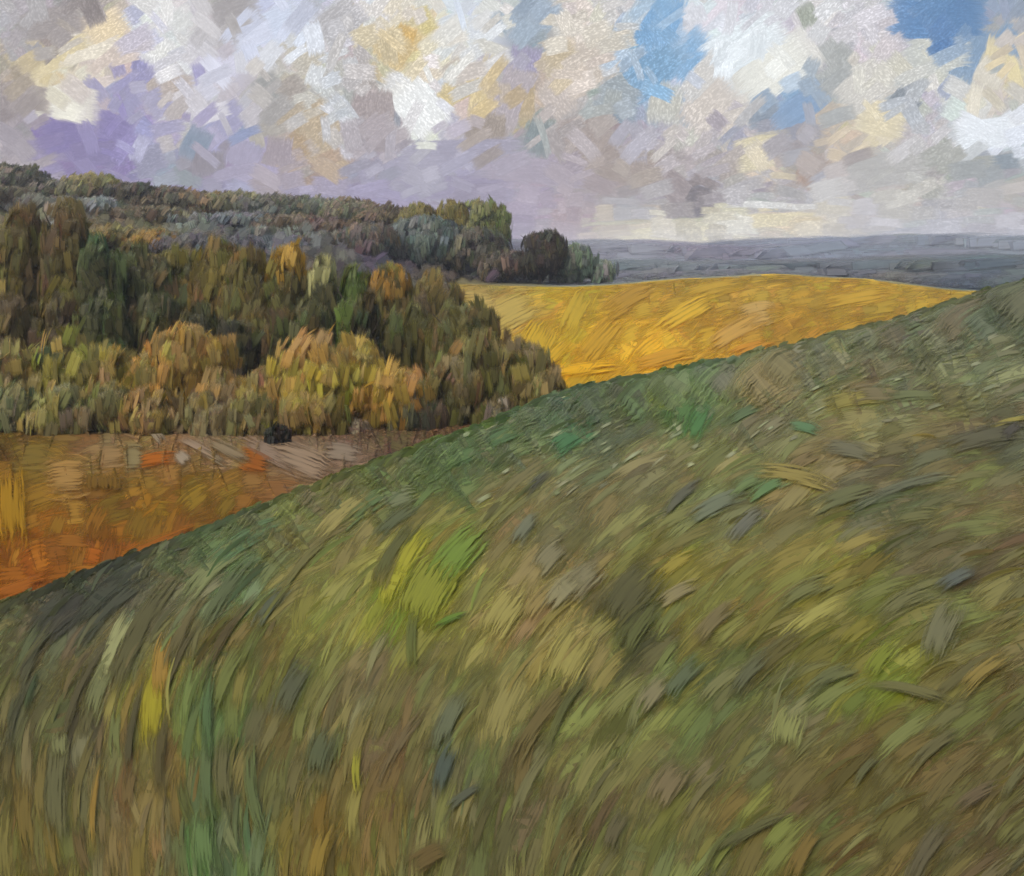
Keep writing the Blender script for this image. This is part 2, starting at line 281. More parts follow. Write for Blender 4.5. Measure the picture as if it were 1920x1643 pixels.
RUST = [(40,950,(152,108,18)),(20,1060,(142,90,18)),(60,1100,(146,86,20)),(100,860,(134,104,31)),(130,900,(148,116,60)),(200,950,(126,88,21)),(250,880,(128,100,32)),(300,870,(146,96,26)),(280,960,(131,98,27)),(350,1000,(128,87,25)),
(400,880,(130,102,34)),(480,880,(132,93,31)),(550,860,(138,114,100)),(450,835,(138,118,106)),(600,880,(127,98,70)),(650,860,(126,108,96)),(700,840,(114,94,82)),(750,820,(112,88,72)),(380,930,(128,96,28)),(100,1030,(134,87,18)),
(200,1040,(140,87,22)),(0,825,(96,72,27)),(950,760,(116,87,60)),(200,825,(124,104,84)),(330,825,(132,112,98)),(400,835,(140,120,110)),(560,830,(132,112,102)),(100,830,(112,88,62)),(850,790,(114,92,74)),(280,845,(136,112,92))]
RACC = [(290,862,84,22,8,(160,94,25)),(22,950,170,52,91,(152,114,14)),(125,895,96,64,2,(152,124,70)),(370,838,90,14,-30,(146,128,112)),(430,846,100,15,-28,(144,126,112)),(395,852,80,12,-30,(142,124,108)),(290,810,60,16,-50,(150,138,128)),(560,862,130,44,-20,(148,128,118)),
(480,866,64,36,-15,(154,92,27)),(640,850,80,30,-10,(140,122,116)),(500,845,120,22,-28,(152,134,122)),(250,860,40,40,0,(136,122,92)),(340,860,30,20,-40,(150,140,134)),(30,1105,120,20,20,(144,86,21)),(300,1020,150,24,22,(150,88,22)),(190,905,36,60,88,(112,84,21))]
GOLD = [(880,545,(168,143,78)),(950,600,(178,152,82)),(1000,640,(190,151,35)),(1080,690,(202,153,18)),(1060,620,(190,156,38)),(1150,560,(182,147,38)),(1200,640,(195,151,33)),(1300,560,(168,133,35)),(1300,640,(186,142,38)),(1450,530,(168,133,38)),
(1450,600,(177,138,39)),(1550,570,(177,142,39)),(1700,545,(182,147,41)),(1780,550,(177,142,41)),(1600,610,(168,128,38)),(1150,690,(196,152,27)),(1500,640,(168,123,35))]
GACC = [(1010,640,90,56,60,(190,152,37)),(1090,692,130,20,8,(206,156,16)),(1040,665,80,20,45,(200,160,31)),(1120,640,130,40,48,(176,132,24)),(1080,580,110,40,60,(186,152,40)),(900,560,90,60,20,(172,147,84)),(1180,560,120,30,30,(160,126,31)),
(1280,590,140,30,30,(192,152,39)),(1420,590,70,40,10,(180,148,88)),(1380,620,120,26,28,(192,150,76)),(1600,560,160,22,10,(190,150,37)),(1240,670,120,22,14,(188,140,37)),(1340,540,140,24,15,(178,140,35)),(960,590,120,60,25,(180,154,84)),(1410,650,90,18,15,(172,122,31))]
FARC = [(1000,470,(120,118,124)),(1150,480,(132,131,138)),(1250,470,(128,125,136)),(1280,478,(130,116,124)),(1400,480,(125,127,137)),(1550,470,(118,126,138)),(1650,460,(110,119,131)),(1700,490,(118,121,126)),(1900,470,(121,129,133))]  # far hills: blue grey of distant haze is mixed into these colours
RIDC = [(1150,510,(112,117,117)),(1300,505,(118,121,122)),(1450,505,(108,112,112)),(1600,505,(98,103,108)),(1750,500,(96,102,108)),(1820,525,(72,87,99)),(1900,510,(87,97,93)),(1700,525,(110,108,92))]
WOODC = [(0,350,(98,94,82)),(200,380,(100,92,76)),(400,400,(104,104,100)),(500,460,(88,86,90)),(700,430,(90,82,80)),(900,450,(84,80,74)),(0,600,(78,64,46)),(400,600,(66,62,42)),(800,620,(86,78,46)),(1000,520,(90,86,78)),(1100,510,(106,112,110))]

# ------------------------------------------------------------------ bundles of blades
class Soup:
    def __init__(s): s.V, s.Q, s.Cc, s.S, s.E, s.n = [], [], [], [], [], 0
    def add(s, V, Cc, S, E=None):
        """V (N,k,2,3) ribbons, colours and stroke coordinates alike"""
        N, k = V.shape[:2]
        base = s.n + np.arange(N)[:, None, None] * (2 * k) + (np.arange(k - 1) * 2)[None, :, None]
        s.Q.append((base + np.array([0, 1, 3, 2])).reshape(-1, 4))
        s.V.append(V.reshape(-1, 3)); s.Cc.append(Cc.reshape(-1, 3)); s.S.append(S.reshape(-1, 3)); s.n += N * 2 * k
        s.E.append(E.reshape(-1, 3) if E is not None else np.tile((.5, 0, 0), (N * 2 * k, 1)))
    def build(s, name, mat, parent=None):
        return mesh_obj(name, np.concatenate(s.V), np.concatenate(s.Q), mat, np.clip(np.concatenate(s.Cc), 0, 1), np.concatenate(s.S), parent, edge=np.concatenate(s.E) if s.E else None)
def bristles(st, bw, curve, rag=.22):
    """strokes (u,v,len,wid,ang°) -> blade centre lines in (u,v): returns idx, pts(N,k,2), side(N,k,2), half widths(N,k), t(k)"""
    u, v, ln, wd, an = [st[:, i] for i in range(5)]
    n = np.maximum(1 if bw > 1e6 else 2, np.round(wd / bw)).astype(int); idx = np.repeat(np.arange(len(u)), n)
    off = np.concatenate([(np.arange(k) + .5) / k - .5 for k in n]) + rng.normal(0, .03, len(idx))
    k = 9 if bw > 1e6 else 5; t = np.linspace(0, 1, k)
    s0 = rng.uniform(-rag, rag, len(idx)) - .5 + .35 * off ** 2 * 2; s1 = rng.uniform(-rag, rag, len(idx)) + .5 - .35 * off ** 2 * 2
    L = ln[idx]; a0 = np.radians(an[idx]); s = s0[:, None] + (s1 - s0)[:, None] * t
    a = a0[:, None] + np.radians(curve[idx] if np.ndim(curve) else curve) [..., None] * (s) if np.ndim(curve) else a0[:, None] - np.radians(curve) * s
    px = L[:, None] * s * np.cos(a); py = -L[:, None] * s * np.sin(a)
    nx, ny = np.sin(a), np.cos(a)
    W = (wd[idx] * off)[:, None]
    P = np.stack([u[idx][:, None] + px + nx * W, v[idx][:, None] + py + ny * W], -1)
    hw = (wd / n)[idx][:, None] * rng.uniform(.8, 1.2, (len(idx), 1)) * np.interp(t, [0, .25, .5, .75, 1], [.5, .95, 1, .9, .3])
    return idx, P, np.stack([nx, ny], -1), hw, t, off
def lay(soup, st, col, depth, bw=3.2, curve=12., lift=0.0, endcol=None, K=KG, jit=.05, rise=2.5, blend=.2, soft=False, drop=False, up=.0, clamp=None):
    """lay strokes on a surface: fine blades, or (soft) broad feathered swathes that lie along the ground"""
    st = np.asarray(st, float); col = np.asarray(col, float)
    idx, P, sd, hw, t, off = bristles(st, 1e9 if soft else bw, curve, .02 if soft else .22)
    if soft: hw = (.78 * st[idx, 3])[:, None] * np.interp(t, [0, .25, .5, .75, 1], [.8, .97, 1, .97, .75])
    if clamp and soft: P[..., 1] = np.maximum(P[..., 1], clamp(P[..., 0]) + 1.5)
    Y0 = depth(P[:, 0, 0], P[:, 0, 1]); ok = np.isfinite(Y0)
    if drop: ok &= np.isfinite(depth(P[:, -1, 0], P[:, -1, 1]))
    idx, P, sd, hw, Y0, off = idx[ok], P[ok], sd[ok], hw[ok], Y0[ok], off[ok]
    Lm = st[idx, 2] * Y0 / F
    def deep(Q):
        Y = np.empty(Q.shape[:2])
        for k in range(Q.shape[1]):
            Yk = depth(Q[:, k, 0], Q[:, k, 1]); cap = Y0 + rise * Lm * max(t[k], .12 if soft else 0)
            Y[:, k] = np.where(np.isfinite(Yk), np.minimum(Yk, cap), np.minimum(cap, Y0 + .6 * Lm * t[k]))
        return Y
    od = rng.uniform(0, 1, len(st))[idx][:, None]; sh = 1 - (lift + .0035 * od) * (np.ones(len(t)) if soft else np.interp(t, [0, .25, .5, 1], [.3, .8, 1, .9]))
    Yc = deep(P) * sh; tilt = rng.normal(0, .12, (len(Yc), 1))
    V = np.empty(P.shape[:2] + (2, 3))
    for j, sg in enumerate((-1, 1)):
        q = P + sd * (hw * sg)[..., None]
        if clamp and soft: q[..., 1] = np.maximum(q[..., 1], clamp(q[..., 0]) + 1.5)
        yy = deep(q) * sh if soft else Yc + sg * tilt * hw * Yc / F
        V[:, :, j, 0] = (q[..., 0] - U0) / F * yy; V[:, :, j, 1] = yy; V[:, :, j, 2] = -(q[..., 1] - VH) / F * yy + up * (.4 + od)
    c = col[idx] * (1 + rng.normal(0, jit, (len(idx), 1))) + rng.normal(0, 2, (len(idx), 3))
    cc = np.repeat(c[:, None], P.shape[1], 1)
    if endcol is not None:
        if not soft:
            e_ = (.55 * np.clip(np.abs(off) * 2, 0, 1) ** 3)[:, None, None]; cc = cc * (1 - e_) + endcol(P[:, 3, 0], P[:, 3, 1])[:, None] * e_
        for k in range(len(t)):
            f = blend * abs(t[k] * 2 - 1); cc[:, k] = cc[:, k] * (1 - f) + endcol(P[:, k, 0], P[:, k, 1]) * f
    cc = lin(np.clip(cc, 4, 250)) / K
    S = np.zeros(V.shape); S[..., 0] = (st[idx, 2][:, None] * t / 40)[..., None] + (idx * 7.3 % 97)[:, None, None]; S[..., 2] = (idx * 3.7 % 53)[:, None, None]
    E = None
    if soft:
        S[..., 1] = (st[idx, 3] / 14 * .78)[:, None, None] * np.array([-1., 1.])
        E = np.zeros(V.shape); E[..., 0] = t[None, :, None]; E[..., 1] = np.array([-1., 1.])
    else: S[..., 1] = (off * st[idx, 3] / 14)[:, None, None] + np.array([-.06, .06])
    soup.add(V, np.repeat(cc[:, :, None], 2, 2), S, E)
def accents(acc): a = np.array([x[:5] for x in acc], float); return a, np.array([x[5] for x in acc], float)

# ------------------------------------------------------------------ sky
SKYC = []
def row(v, *uc): SKYC.extend([(u, v, c) for u, c in uc])
row(20,(40,(172,167,170)),(180,(162,152,152)),(300,(226,223,223)),(380,(206,201,206)),(440,(167,160,160)),(520,(200,206,231)),(600,(191,191,206)),(680,(216,213,221)),(760,(216,206,191)),(860,(206,216,236)),(930,(216,211,206)),(1000,(150,166,187)),(1080,(211,201,191)),(1180,(201,196,196)),(1230,(135,176,216)),(1320,(216,216,226)),(1420,(206,206,216)),(1500,(196,196,201)),(1580,(206,201,206)),(1660,(201,196,206)),(1720,(96,137,187)),(1800,(102,142,191)),(1880,(141,157,182)))
row(70,(30,(167,162,167)),(100,(152,142,142)),(210,(236,211,167)),(255,(182,182,226)),(310,(211,211,211)),(400,(191,186,191)),(480,(206,211,236)),(560,(216,223,241)),(640,(182,177,177)),(720,(211,196,166)),(760,(212,180,122)),(830,(223,213,186)),(900,(221,226,236)),(990,(142,157,172)),(1060,(206,196,182)),(1150,(206,196,182)),(1210,(121,166,211)),(1300,(216,216,226)),(1400,(226,233,241)),(1500,(211,206,206)),(1600,(201,196,206)),(1680,(206,196,201)),(1730,(87,127,182)),(1830,(121,152,191)),(1890,(187,177,172)))
row(130,(30,(172,157,142)),(90,(216,196,152)),(160,(226,216,196)),(210,(206,187,177)),(260,(142,137,187)),(300,(216,213,213)),(360,(191,189,211)),(420,(206,206,226)),(500,(196,189,186)),(560,(191,182,167)),(620,(206,211,221)),(660,(182,174,174)),(740,(206,188,152)),(820,(216,213,209)),(900,(206,201,196)),(980,(167,162,187)),(1030,(201,182,152)),(1100,(206,191,182)),(1200,(167,187,211)),(1250,(112,162,206)),(1300,(196,201,216)),(1380,(226,233,241)),(1450,(233,233,229)),(1560,(172,174,174)),(1640,(211,206,196)),(1740,(216,211,196)),(1800,(132,152,177)),(1870,(226,206,167)))
row(190,(30,(152,140,140)),(100,(226,221,206)),(160,(221,206,187)),(200,(152,147,187)),(280,(167,162,191)),(320,(187,172,162)),(370,(206,201,211)),(440,(191,184,191)),(540,(172,167,167)),(600,(191,186,177)),(640,(191,196,206)),(700,(167,152,152)),(770,(231,231,236)),(840,(206,206,216)),(890,(211,182,122)),(930,(182,172,177)),(990,(191,167,132)),(1040,(196,182,177)),(1130,(167,172,172)),(1180,(142,157,177)),(1230,(152,172,196)),(1330,(206,196,191)),(1420,(216,206,191)),(1470,(132,162,201)),(1560,(152,157,162)),(1600,(201,196,191)),(1700,(167,172,182)),(1760,(187,182,196)),(1850,(216,206,187)),(1900,(191,187,182)))
row(250,(30,(157,147,157)),(110,(127,114,171)),(200,(132,120,176)),(280,(157,152,196)),(340,(187,177,177)),(400,(167,157,196)),(440,(142,152,191)),(520,(177,167,157)),(590,(187,162,127)),(640,(191,191,201)),(700,(162,150,157)),(800,(226,226,216)),(870,(182,172,191)),(920,(162,147,137)),(1000,(152,157,157)),(1060,(167,157,157)),(1120,(167,152,147)),(1200,(172,167,182)),(1280,(191,182,177)),(1340,(167,157,167)),(1430,(152,157,177)),(1500,(162,157,167)),(1560,(206,187,162)),(1650,(226,211,177)),(1740,(191,187,191)),(1840,(226,231,241)),(1900,(216,221,236)))
row(310,(40,(162,150,157)),(140,(132,120,166)),(220,(132,122,166)),(300,(152,152,172)),(390,(147,142,152)),(470,(167,157,186)),(530,(162,147,152)),(600,(177,152,127)),(680,(152,147,166)),(780,(162,157,176)),(880,(162,157,181)),(980,(167,157,176)),(1050,(167,154,166)),(1130,(162,147,142)),(1200,(167,152,142)),(1280,(177,167,172)),(1340,(172,162,167)),(1420,(216,201,172)),(1500,(172,157,152)),(1600,(177,167,167)),(1680,(182,180,177)),(1780,(167,167,162)),(1870,(152,157,162)))
row(370,(200,(132,122,160)),(400,(142,134,171)),(600,(152,142,171)),(700,(152,142,176)),(900,(152,142,166)),(1000,(167,152,171)),(1100,(167,152,161)),(1200,(167,162,167)),(1300,(124,114,123)),(1400,(167,162,167)),(1480,(177,172,174)),(1560,(191,187,187)),(1700,(187,182,174)),(1800,(187,182,182)),(1900,(182,174,170)))
row(420,(500,(142,134,165)),(960,(147,132,156)),(1060,(167,147,156)),(1130,(196,182,162)),(1250,(211,201,182)),(1320,(206,196,167)),(1400,(226,221,206)),(1480,(221,201,162)),(1560,(206,196,177)),(1640,(182,177,182)),(1760,(172,170,179)),(1900,(174,170,179)))
row(455,(1000,(160,145,155)),(1130,(196,182,162)),(1250,(206,196,177)),(1350,(192,182,167)),(1450,(192,182,167)),(1600,(182,174,174)),(1800,(172,167,174)))
SACC = [(200,55,100,48,35,(241,216,172)),(110,105,170,42,25,(235,215,165)),(165,95,150,36,15,(233,223,206)),(140,195,98,62,-5,(233,227,213)),(300,95,74,62,60,(233,231,223)),(262,115,80,26,88,(140,136,190)),(180,165,70,24,-45,(142,137,184)),
(120,255,110,60,8,(131,119,174)),(215,240,90,50,-20,(137,125,180)),(80,280,120,36,0,(146,134,168)),(190,285,110,40,0,(135,124,168)),(280,300,80,50,20,(148,146,172)),(300,190,70,50,30,(158,154,192)),(235,195,60,44,-40,(150,146,188)),(430,225,80,50,40,(160,154,192)),(460,290,70,60,70,(160,150,178)),(525,285,70,46,85,(156,142,156)),(375,140,54,22,-80,(148,140,194)),(362,190,64,42,60,(217,214,224)),(368,270,84,46,65,(118,140,165)),(390,305,60,60,90,(138,129,138)),(740,92,84,60,50,(212,182,126)),
(762,68,50,34,70,(212,164,82)),(500,50,160,50,25,(205,215,240)),(555,55,92,46,-40,(216,226,246)),(785,200,150,70,-52,(238,239,240)),(755,175,120,54,-35,(226,229,237)),(800,215,66,30,-60,(246,242,224)),(695,200,92,76,80,(164,149,150)),
(690,255,110,60,0,(159,145,150)),(740,220,46,20,-85,(132,138,154)),(600,235,92,82,40,(185,161,128)),(905,160,150,28,72,(216,190,130)),(955,185,160,58,65,(177,167,183)),(985,110,66,52,80,(150,141,180)),(985,185,98,36,90,(184,160,120)),
(910,240,84,72,70,(148,134,124)),(1045,185,92,52,-50,(196,183,179)),(1010,255,94,46,75,(118,134,140)),(1000,25,64,64,2,(138,159,185)),(1100,270,150,100,20,(164,149,144)),(1170,310,130,60,-10,(163,147,141)),(1225,125,170,74,38,(112,158,200)),
(1250,85,110,56,35,(150,181,216)),(1240,40,130,70,78,(112,163,215)),(1290,100,130,56,50,(108,163,215)),(1160,178,100,76,-15,(149,158,165)),(1150,210,110,30,-15,(117,138,160)),(1250,195,100,60,80,(206,196,176)),(1260,345,130,46,-42,(148,133,134)),
(1310,378,64,52,5,(102,95,103)),(1210,310,54,20,20,(170,135,100)),(1400,85,200,80,25,(228,237,245)),(1450,130,190,80,35,(236,233,223)),(1515,90,104,32,-50,(229,225,219)),(1400,140,64,54,-60,(206,201,190)),(1583,145,104,52,-45,(163,167,168)),
(1545,168,54,46,-75,(158,165,172)),(1500,205,150,50,35,(122,158,204)),(1430,215,84,36,20,(122,138,160)),(1480,245,160,40,-8,(149,149,165)),(1512,30,60,34,-70,(149,157,140)),(1720,35,150,70,-3,(82,128,184)),(1795,35,130,70,0,(93,134,185)),
(1815,100,140,46,65,(122,153,190)),(1900,75,66,54,60,(108,149,195)),(1755,100,160,60,5,(219,213,196)),(1735,130,104,26,40,(160,165,150)),(1695,195,66,52,50,(121,131,143)),(1868,105,84,42,80,(236,216,166)),(1900,135,92,24,-70,(241,223,166)),
(1860,140,64,52,60,(222,215,205)),(1650,225,120,60,-15,(229,213,176)),(1590,210,84,32,0,(211,187,157)),(1430,285,130,60,10,(226,211,166)),(1520,320,84,40,55,(169,134,114)),(1570,345,130,60,20,(164,164,180)),(1840,250,140,54,5,(233,239,249)),
(1890,240,84,32,40,(241,246,253)),(1880,305,92,28,8,(126,139,153)),(1810,307,140,26,5,(163,163,154)),(1440,384,180,12,-3,(226,226,226)),(1540,388,160,10,-2,(220,218,218)),(1450,412,240,24,3,(229,213,166)),(1270,440,300,28,2,(234,222,180)),(1400,452,260,16,0,(222,208,172)),(1735,355,74,36,-35,(163,163,154)),
(1060,410,74,36,-3,(168,143,149)),(870,290,300,50,3,(158,153,178)),(1000,320,260,44,-4,(166,154,172)),(860,350,260,40,0,(150,140,170)),(640,40,120,60,40,(172,168,172)),(440,30,120,70,20,(160,153,155)),(100,40,140,50,10,(160,150,150)),
(570,95,90,70,30,(188,176,155)),(545,165,70,36,35,(160,148,142)),(640,205,80,34,-50,(196,201,213)),(50,185,120,44,-4,(146,133,132)),(330,165,80,40,10,(183,165,152)),(1650,320,220,60,10,(178,176,176)),(1620,165,140,70,35,(204,198,192)),(1100,120,140,80,30,(208,194,182)),
(1330,200,150,60,45,(210,198,188)),(1320,150,130,50,50,(216,208,200))]
f_sky = Field(SKYC, 19); f_sky_soft = Field(SKYC, 34)
R_SKY = 6000.0
def sky_pt(u, v, R):
    d = np.stack([(u - U0) / F, np.ones_like(u), -(v - VH) / F], -1)
    return d / np.linalg.norm(d, axis=-1, keepdims=True) * R[..., None]
def sky_col(u, v, f=None):
    # outside the photograph's frame the clouds go on: the map is mirrored
    uu = np.abs(u); uu = np.where(uu > 1920, 3840 - uu, uu); uu = np.clip(uu, 0, 1920); vv = np.abs(v); vv = np.where(vv > 430, 860 - vv, vv)
    return (f or f_sky)(uu, np.where((v >= 0), v, vv))
def build_sky():
    sp = Soup()
    # closed sheet behind the dabs
    us = np.linspace(-2600, 4500, 240); vs = np.linspace(-1400, 620, 90)
    gu, gv = np.meshgrid(us, vs, indexing='ij'); P = sky_pt(gu, gv, np.full(gu.shape, R_SKY))
    cc = lin(sky_col(gu.ravel(), gv.ravel(), f_sky_soft))
    strokes, cols = [], []
    for n, L, W in ((1500, (80, 140), (46, 80)), (3600, (44, 86), (26, 50)), (2200, (28, 56), (14, 28))):
        u = rng.uniform(-900, 2820, n); v = rng.uniform(-420, 480, n)
        low = np.clip((v - 270) / 120, 0, 1)
        a = np.where(rng.random(n) < .72, rng.normal(37, 13, n), rng.normal(-48, 20, n)) * (1 - .9 * low)
        ln = rng.uniform(*L, n) * (1 + .6 * low); wd = rng.uniform(*W, n) * (1 - .45 * low)
        strokes.append(np.stack([u, v, ln, wd, a], 1))
        jj = 17 * (1 - .6 * low); cols.append(sky_col(u + rng.normal(0, 1, n) * jj, v + rng.normal(0, 1, n) * jj * .8) + rng.normal(0, 5, (n, 1)) + rng.normal(0, 3, (n, 3)))
    a, c = accents(SACC); a[:, 2] *= .92; c = c * .72 + .28 * sky_col(a[:, 0], a[:, 1], f_sky_soft); strokes.append(a); cols.append(c)
    # a few last small touches over everything
    n = 620; u = rng.uniform(-200, 2120, n); v = rng.uniform(0, 440, n); low = np.clip((v - 270) / 120, 0, 1)
    strokes.append(np.stack([u, v, rng.uniform(34, 90, n), rng.uniform(10, 34, n), np.where(rng.random(n) < .7, rng.normal(37, 15, n), rng.normal(-50, 20, n)) * (1 - .9 * low)], 1)); cols.append(sky_col(u + rng.normal(0, 15, n) * (1 - .6 * low), v + rng.normal(0, 16, n) * (1 - .6 * low)) + rng.normal(4, 7, (n, 1)))
    st = np.concatenate(strokes); col = np.concatenate(cols); order = np.arange(len(st)) / len(st)
    idx, P2, sd, hw, t, off = bristles(st, 1e9, 6., .03)
    hw = (.62 * st[idx, 3])[:, None] * np.interp(t, [0, .25, 1], [.86, 1, .94])
    R = R_SKY - 20 - 300 * order[idx]; R = np.repeat(R[:, None] - rng.uniform(0, .03, (len(idx), 1)), P2.shape[1], 1)
    V = np.stack([sky_pt(*(np.moveaxis(P2 + sd * (hw * s)[..., None], -1, 0)), R) for s in (-1, 1)], 2)
    c = col[idx] + rng.normal(0, 2.2, (len(idx), 1)); c5 = np.repeat(c[:, None], len(t), 1)
    for k in range(len(t)):
        f = .55 * abs(t[k] * 2 - 1) ** 2
        c5[:, k] = c5[:, k] * (1 - f) + sky_col(P2[:, k, 0], P2[:, k, 1], f_sky_soft) * f
    g_ = c5.mean(-1, keepdims=True); c5 = g_ + (c5 - g_) * .86; c5 = c5 + (np.array((188, 184, 194)) - c5) * .06
    c5 = lin(np.clip(c5, 5, 254)) * (1.05, 1.07, 1.05)
    S = np.zeros(V.shape); S[..., 0] = (st[idx, 2][:, None] * t / 40)[..., None] + (idx * 7.3 % 97)[:, None, None]; S[..., 1] = (st[idx, 3] / 14 * .56)[:, None, None] * np.array([-1., 1.]); S[..., 2] = (idx * 3.7 % 53)[:, None, None]
    E = np.zeros(V.shape); E[..., 0] = t[None, :, None]; E[..., 1] = np.array([-1., 1.])
    q = grid_faces(*gu.shape)
    sp.V.append(P.reshape(-1, 3)); sp.Q.append(q); sp.Cc.append(cc); sp.S.append(np.zeros((gu.size, 3))); sp.E.append(np.tile((.5, 0, 0), (gu.size, 1))); sp.n = gu.size
    sp.add(V, np.repeat(c5[:, :, None], 2, 2), S, E)
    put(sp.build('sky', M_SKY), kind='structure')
build_sky()

# ------------------------------------------------------------------ ground sheets
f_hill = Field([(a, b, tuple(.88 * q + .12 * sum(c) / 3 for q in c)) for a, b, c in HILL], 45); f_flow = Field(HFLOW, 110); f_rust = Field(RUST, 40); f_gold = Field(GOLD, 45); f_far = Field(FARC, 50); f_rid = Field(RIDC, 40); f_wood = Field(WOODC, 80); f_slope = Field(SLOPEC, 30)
def build_ground():
    az = np.radians(np.linspace(-180, 180, 361)); r = np.concatenate([[1], np.geomspace(8, 120, 60), np.linspace(125, 420, 60), np.geomspace(440, 2900, 36)])
    A, Rr = np.meshgrid(az, r, indexing='ij'); ca = np.maximum(np.cos(A), .4); Y = Rr * ca
    u = np.where(np.cos(A) > .4, U0 + F * np.tan(np.where(np.cos(A) > .4, A, 0)), np.where(A > 0, 3400, -1500))
    Z = valley_z(u, Y); v = VH - F * Z / np.maximum(Y, 5)
    col = np.where((Y < 97).ravel()[:, None], f_rust(np.clip(u, 0, 800), np.clip(v, 820, 1100)), np.where((u > 1060).ravel()[:, None], f_rid(np.clip(u, 1100, 1920), np.full(u.shape, 520)) * .92, f_wood(np.clip(u, 0, 1100), v)))
    P = np.stack([Rr * np.sin(A), Rr * np.cos(A), Z], -1)
    put(mesh_obj('ground', P, grid_faces(*A.shape), M_SOIL, lin(col) / KG, smooth=True), kind='structure')
    # golden field: its own sheet just above the ground
    us = np.linspace(800, 2300, 160); ys = np.linspace(93, 256, 90); gu, gy = np.meshgrid(us, ys, indexing='ij')
    gz = valley_z(gu, gy) - .02; v = VH - F * gz / gy
    put(mesh_obj('golden_field', np.stack([(gu - U0) / F * gy, gy, gz], -1), grid_faces(*gu.shape), M_SOIL, lin(f_gold(gu, v)) / KGOLD * .97, smooth=True), kind='structure')
    # the grassy hill in front
    az = np.radians(np.linspace(-180, 180, 541)); s = np.concatenate([[0.05], np.linspace(.1, 1.6, 90), np.linspace(1.65, 4.2, 50)])
    A, S_ = np.meshgrid(az, s, indexing='ij'); m, c, rc = hill_par(A); Rr = S_ * np.minimum(rc, 200)
    Z = Z0 + m * Rr - c * Rr ** 2; u = np.where(np.cos(A) > .35, U0 + F * np.tan(np.where(np.cos(A) > .35, A, 0)), np.where(A > 0, 2400, -400)); v = VH - F * Z / np.maximum(Rr * np.maximum(np.cos(A), .3), .5)
    col = f_hill(np.clip(u, -100, 2000), np.clip(v, 480, 1650)); Z = np.maximum(Z - .1 * np.clip(S_, 0, 1.5) ** 2, -17)
    put(mesh_obj('grassy_hill', np.stack([Rr * np.sin(A), Rr * np.cos(A), Z], -1), grid_faces(*A.shape), soil_mat('turf', scale=5), lin(col) / KG * .9, smooth=True), kind='structure')
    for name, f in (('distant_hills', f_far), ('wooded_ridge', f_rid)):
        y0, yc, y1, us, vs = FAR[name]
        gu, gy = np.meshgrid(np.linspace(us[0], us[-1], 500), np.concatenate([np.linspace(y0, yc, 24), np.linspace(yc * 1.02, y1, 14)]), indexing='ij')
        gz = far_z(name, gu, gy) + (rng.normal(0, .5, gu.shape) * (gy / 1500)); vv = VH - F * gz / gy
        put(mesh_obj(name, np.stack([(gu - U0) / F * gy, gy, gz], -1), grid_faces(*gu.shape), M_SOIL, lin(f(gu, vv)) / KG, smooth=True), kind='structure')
build_ground()

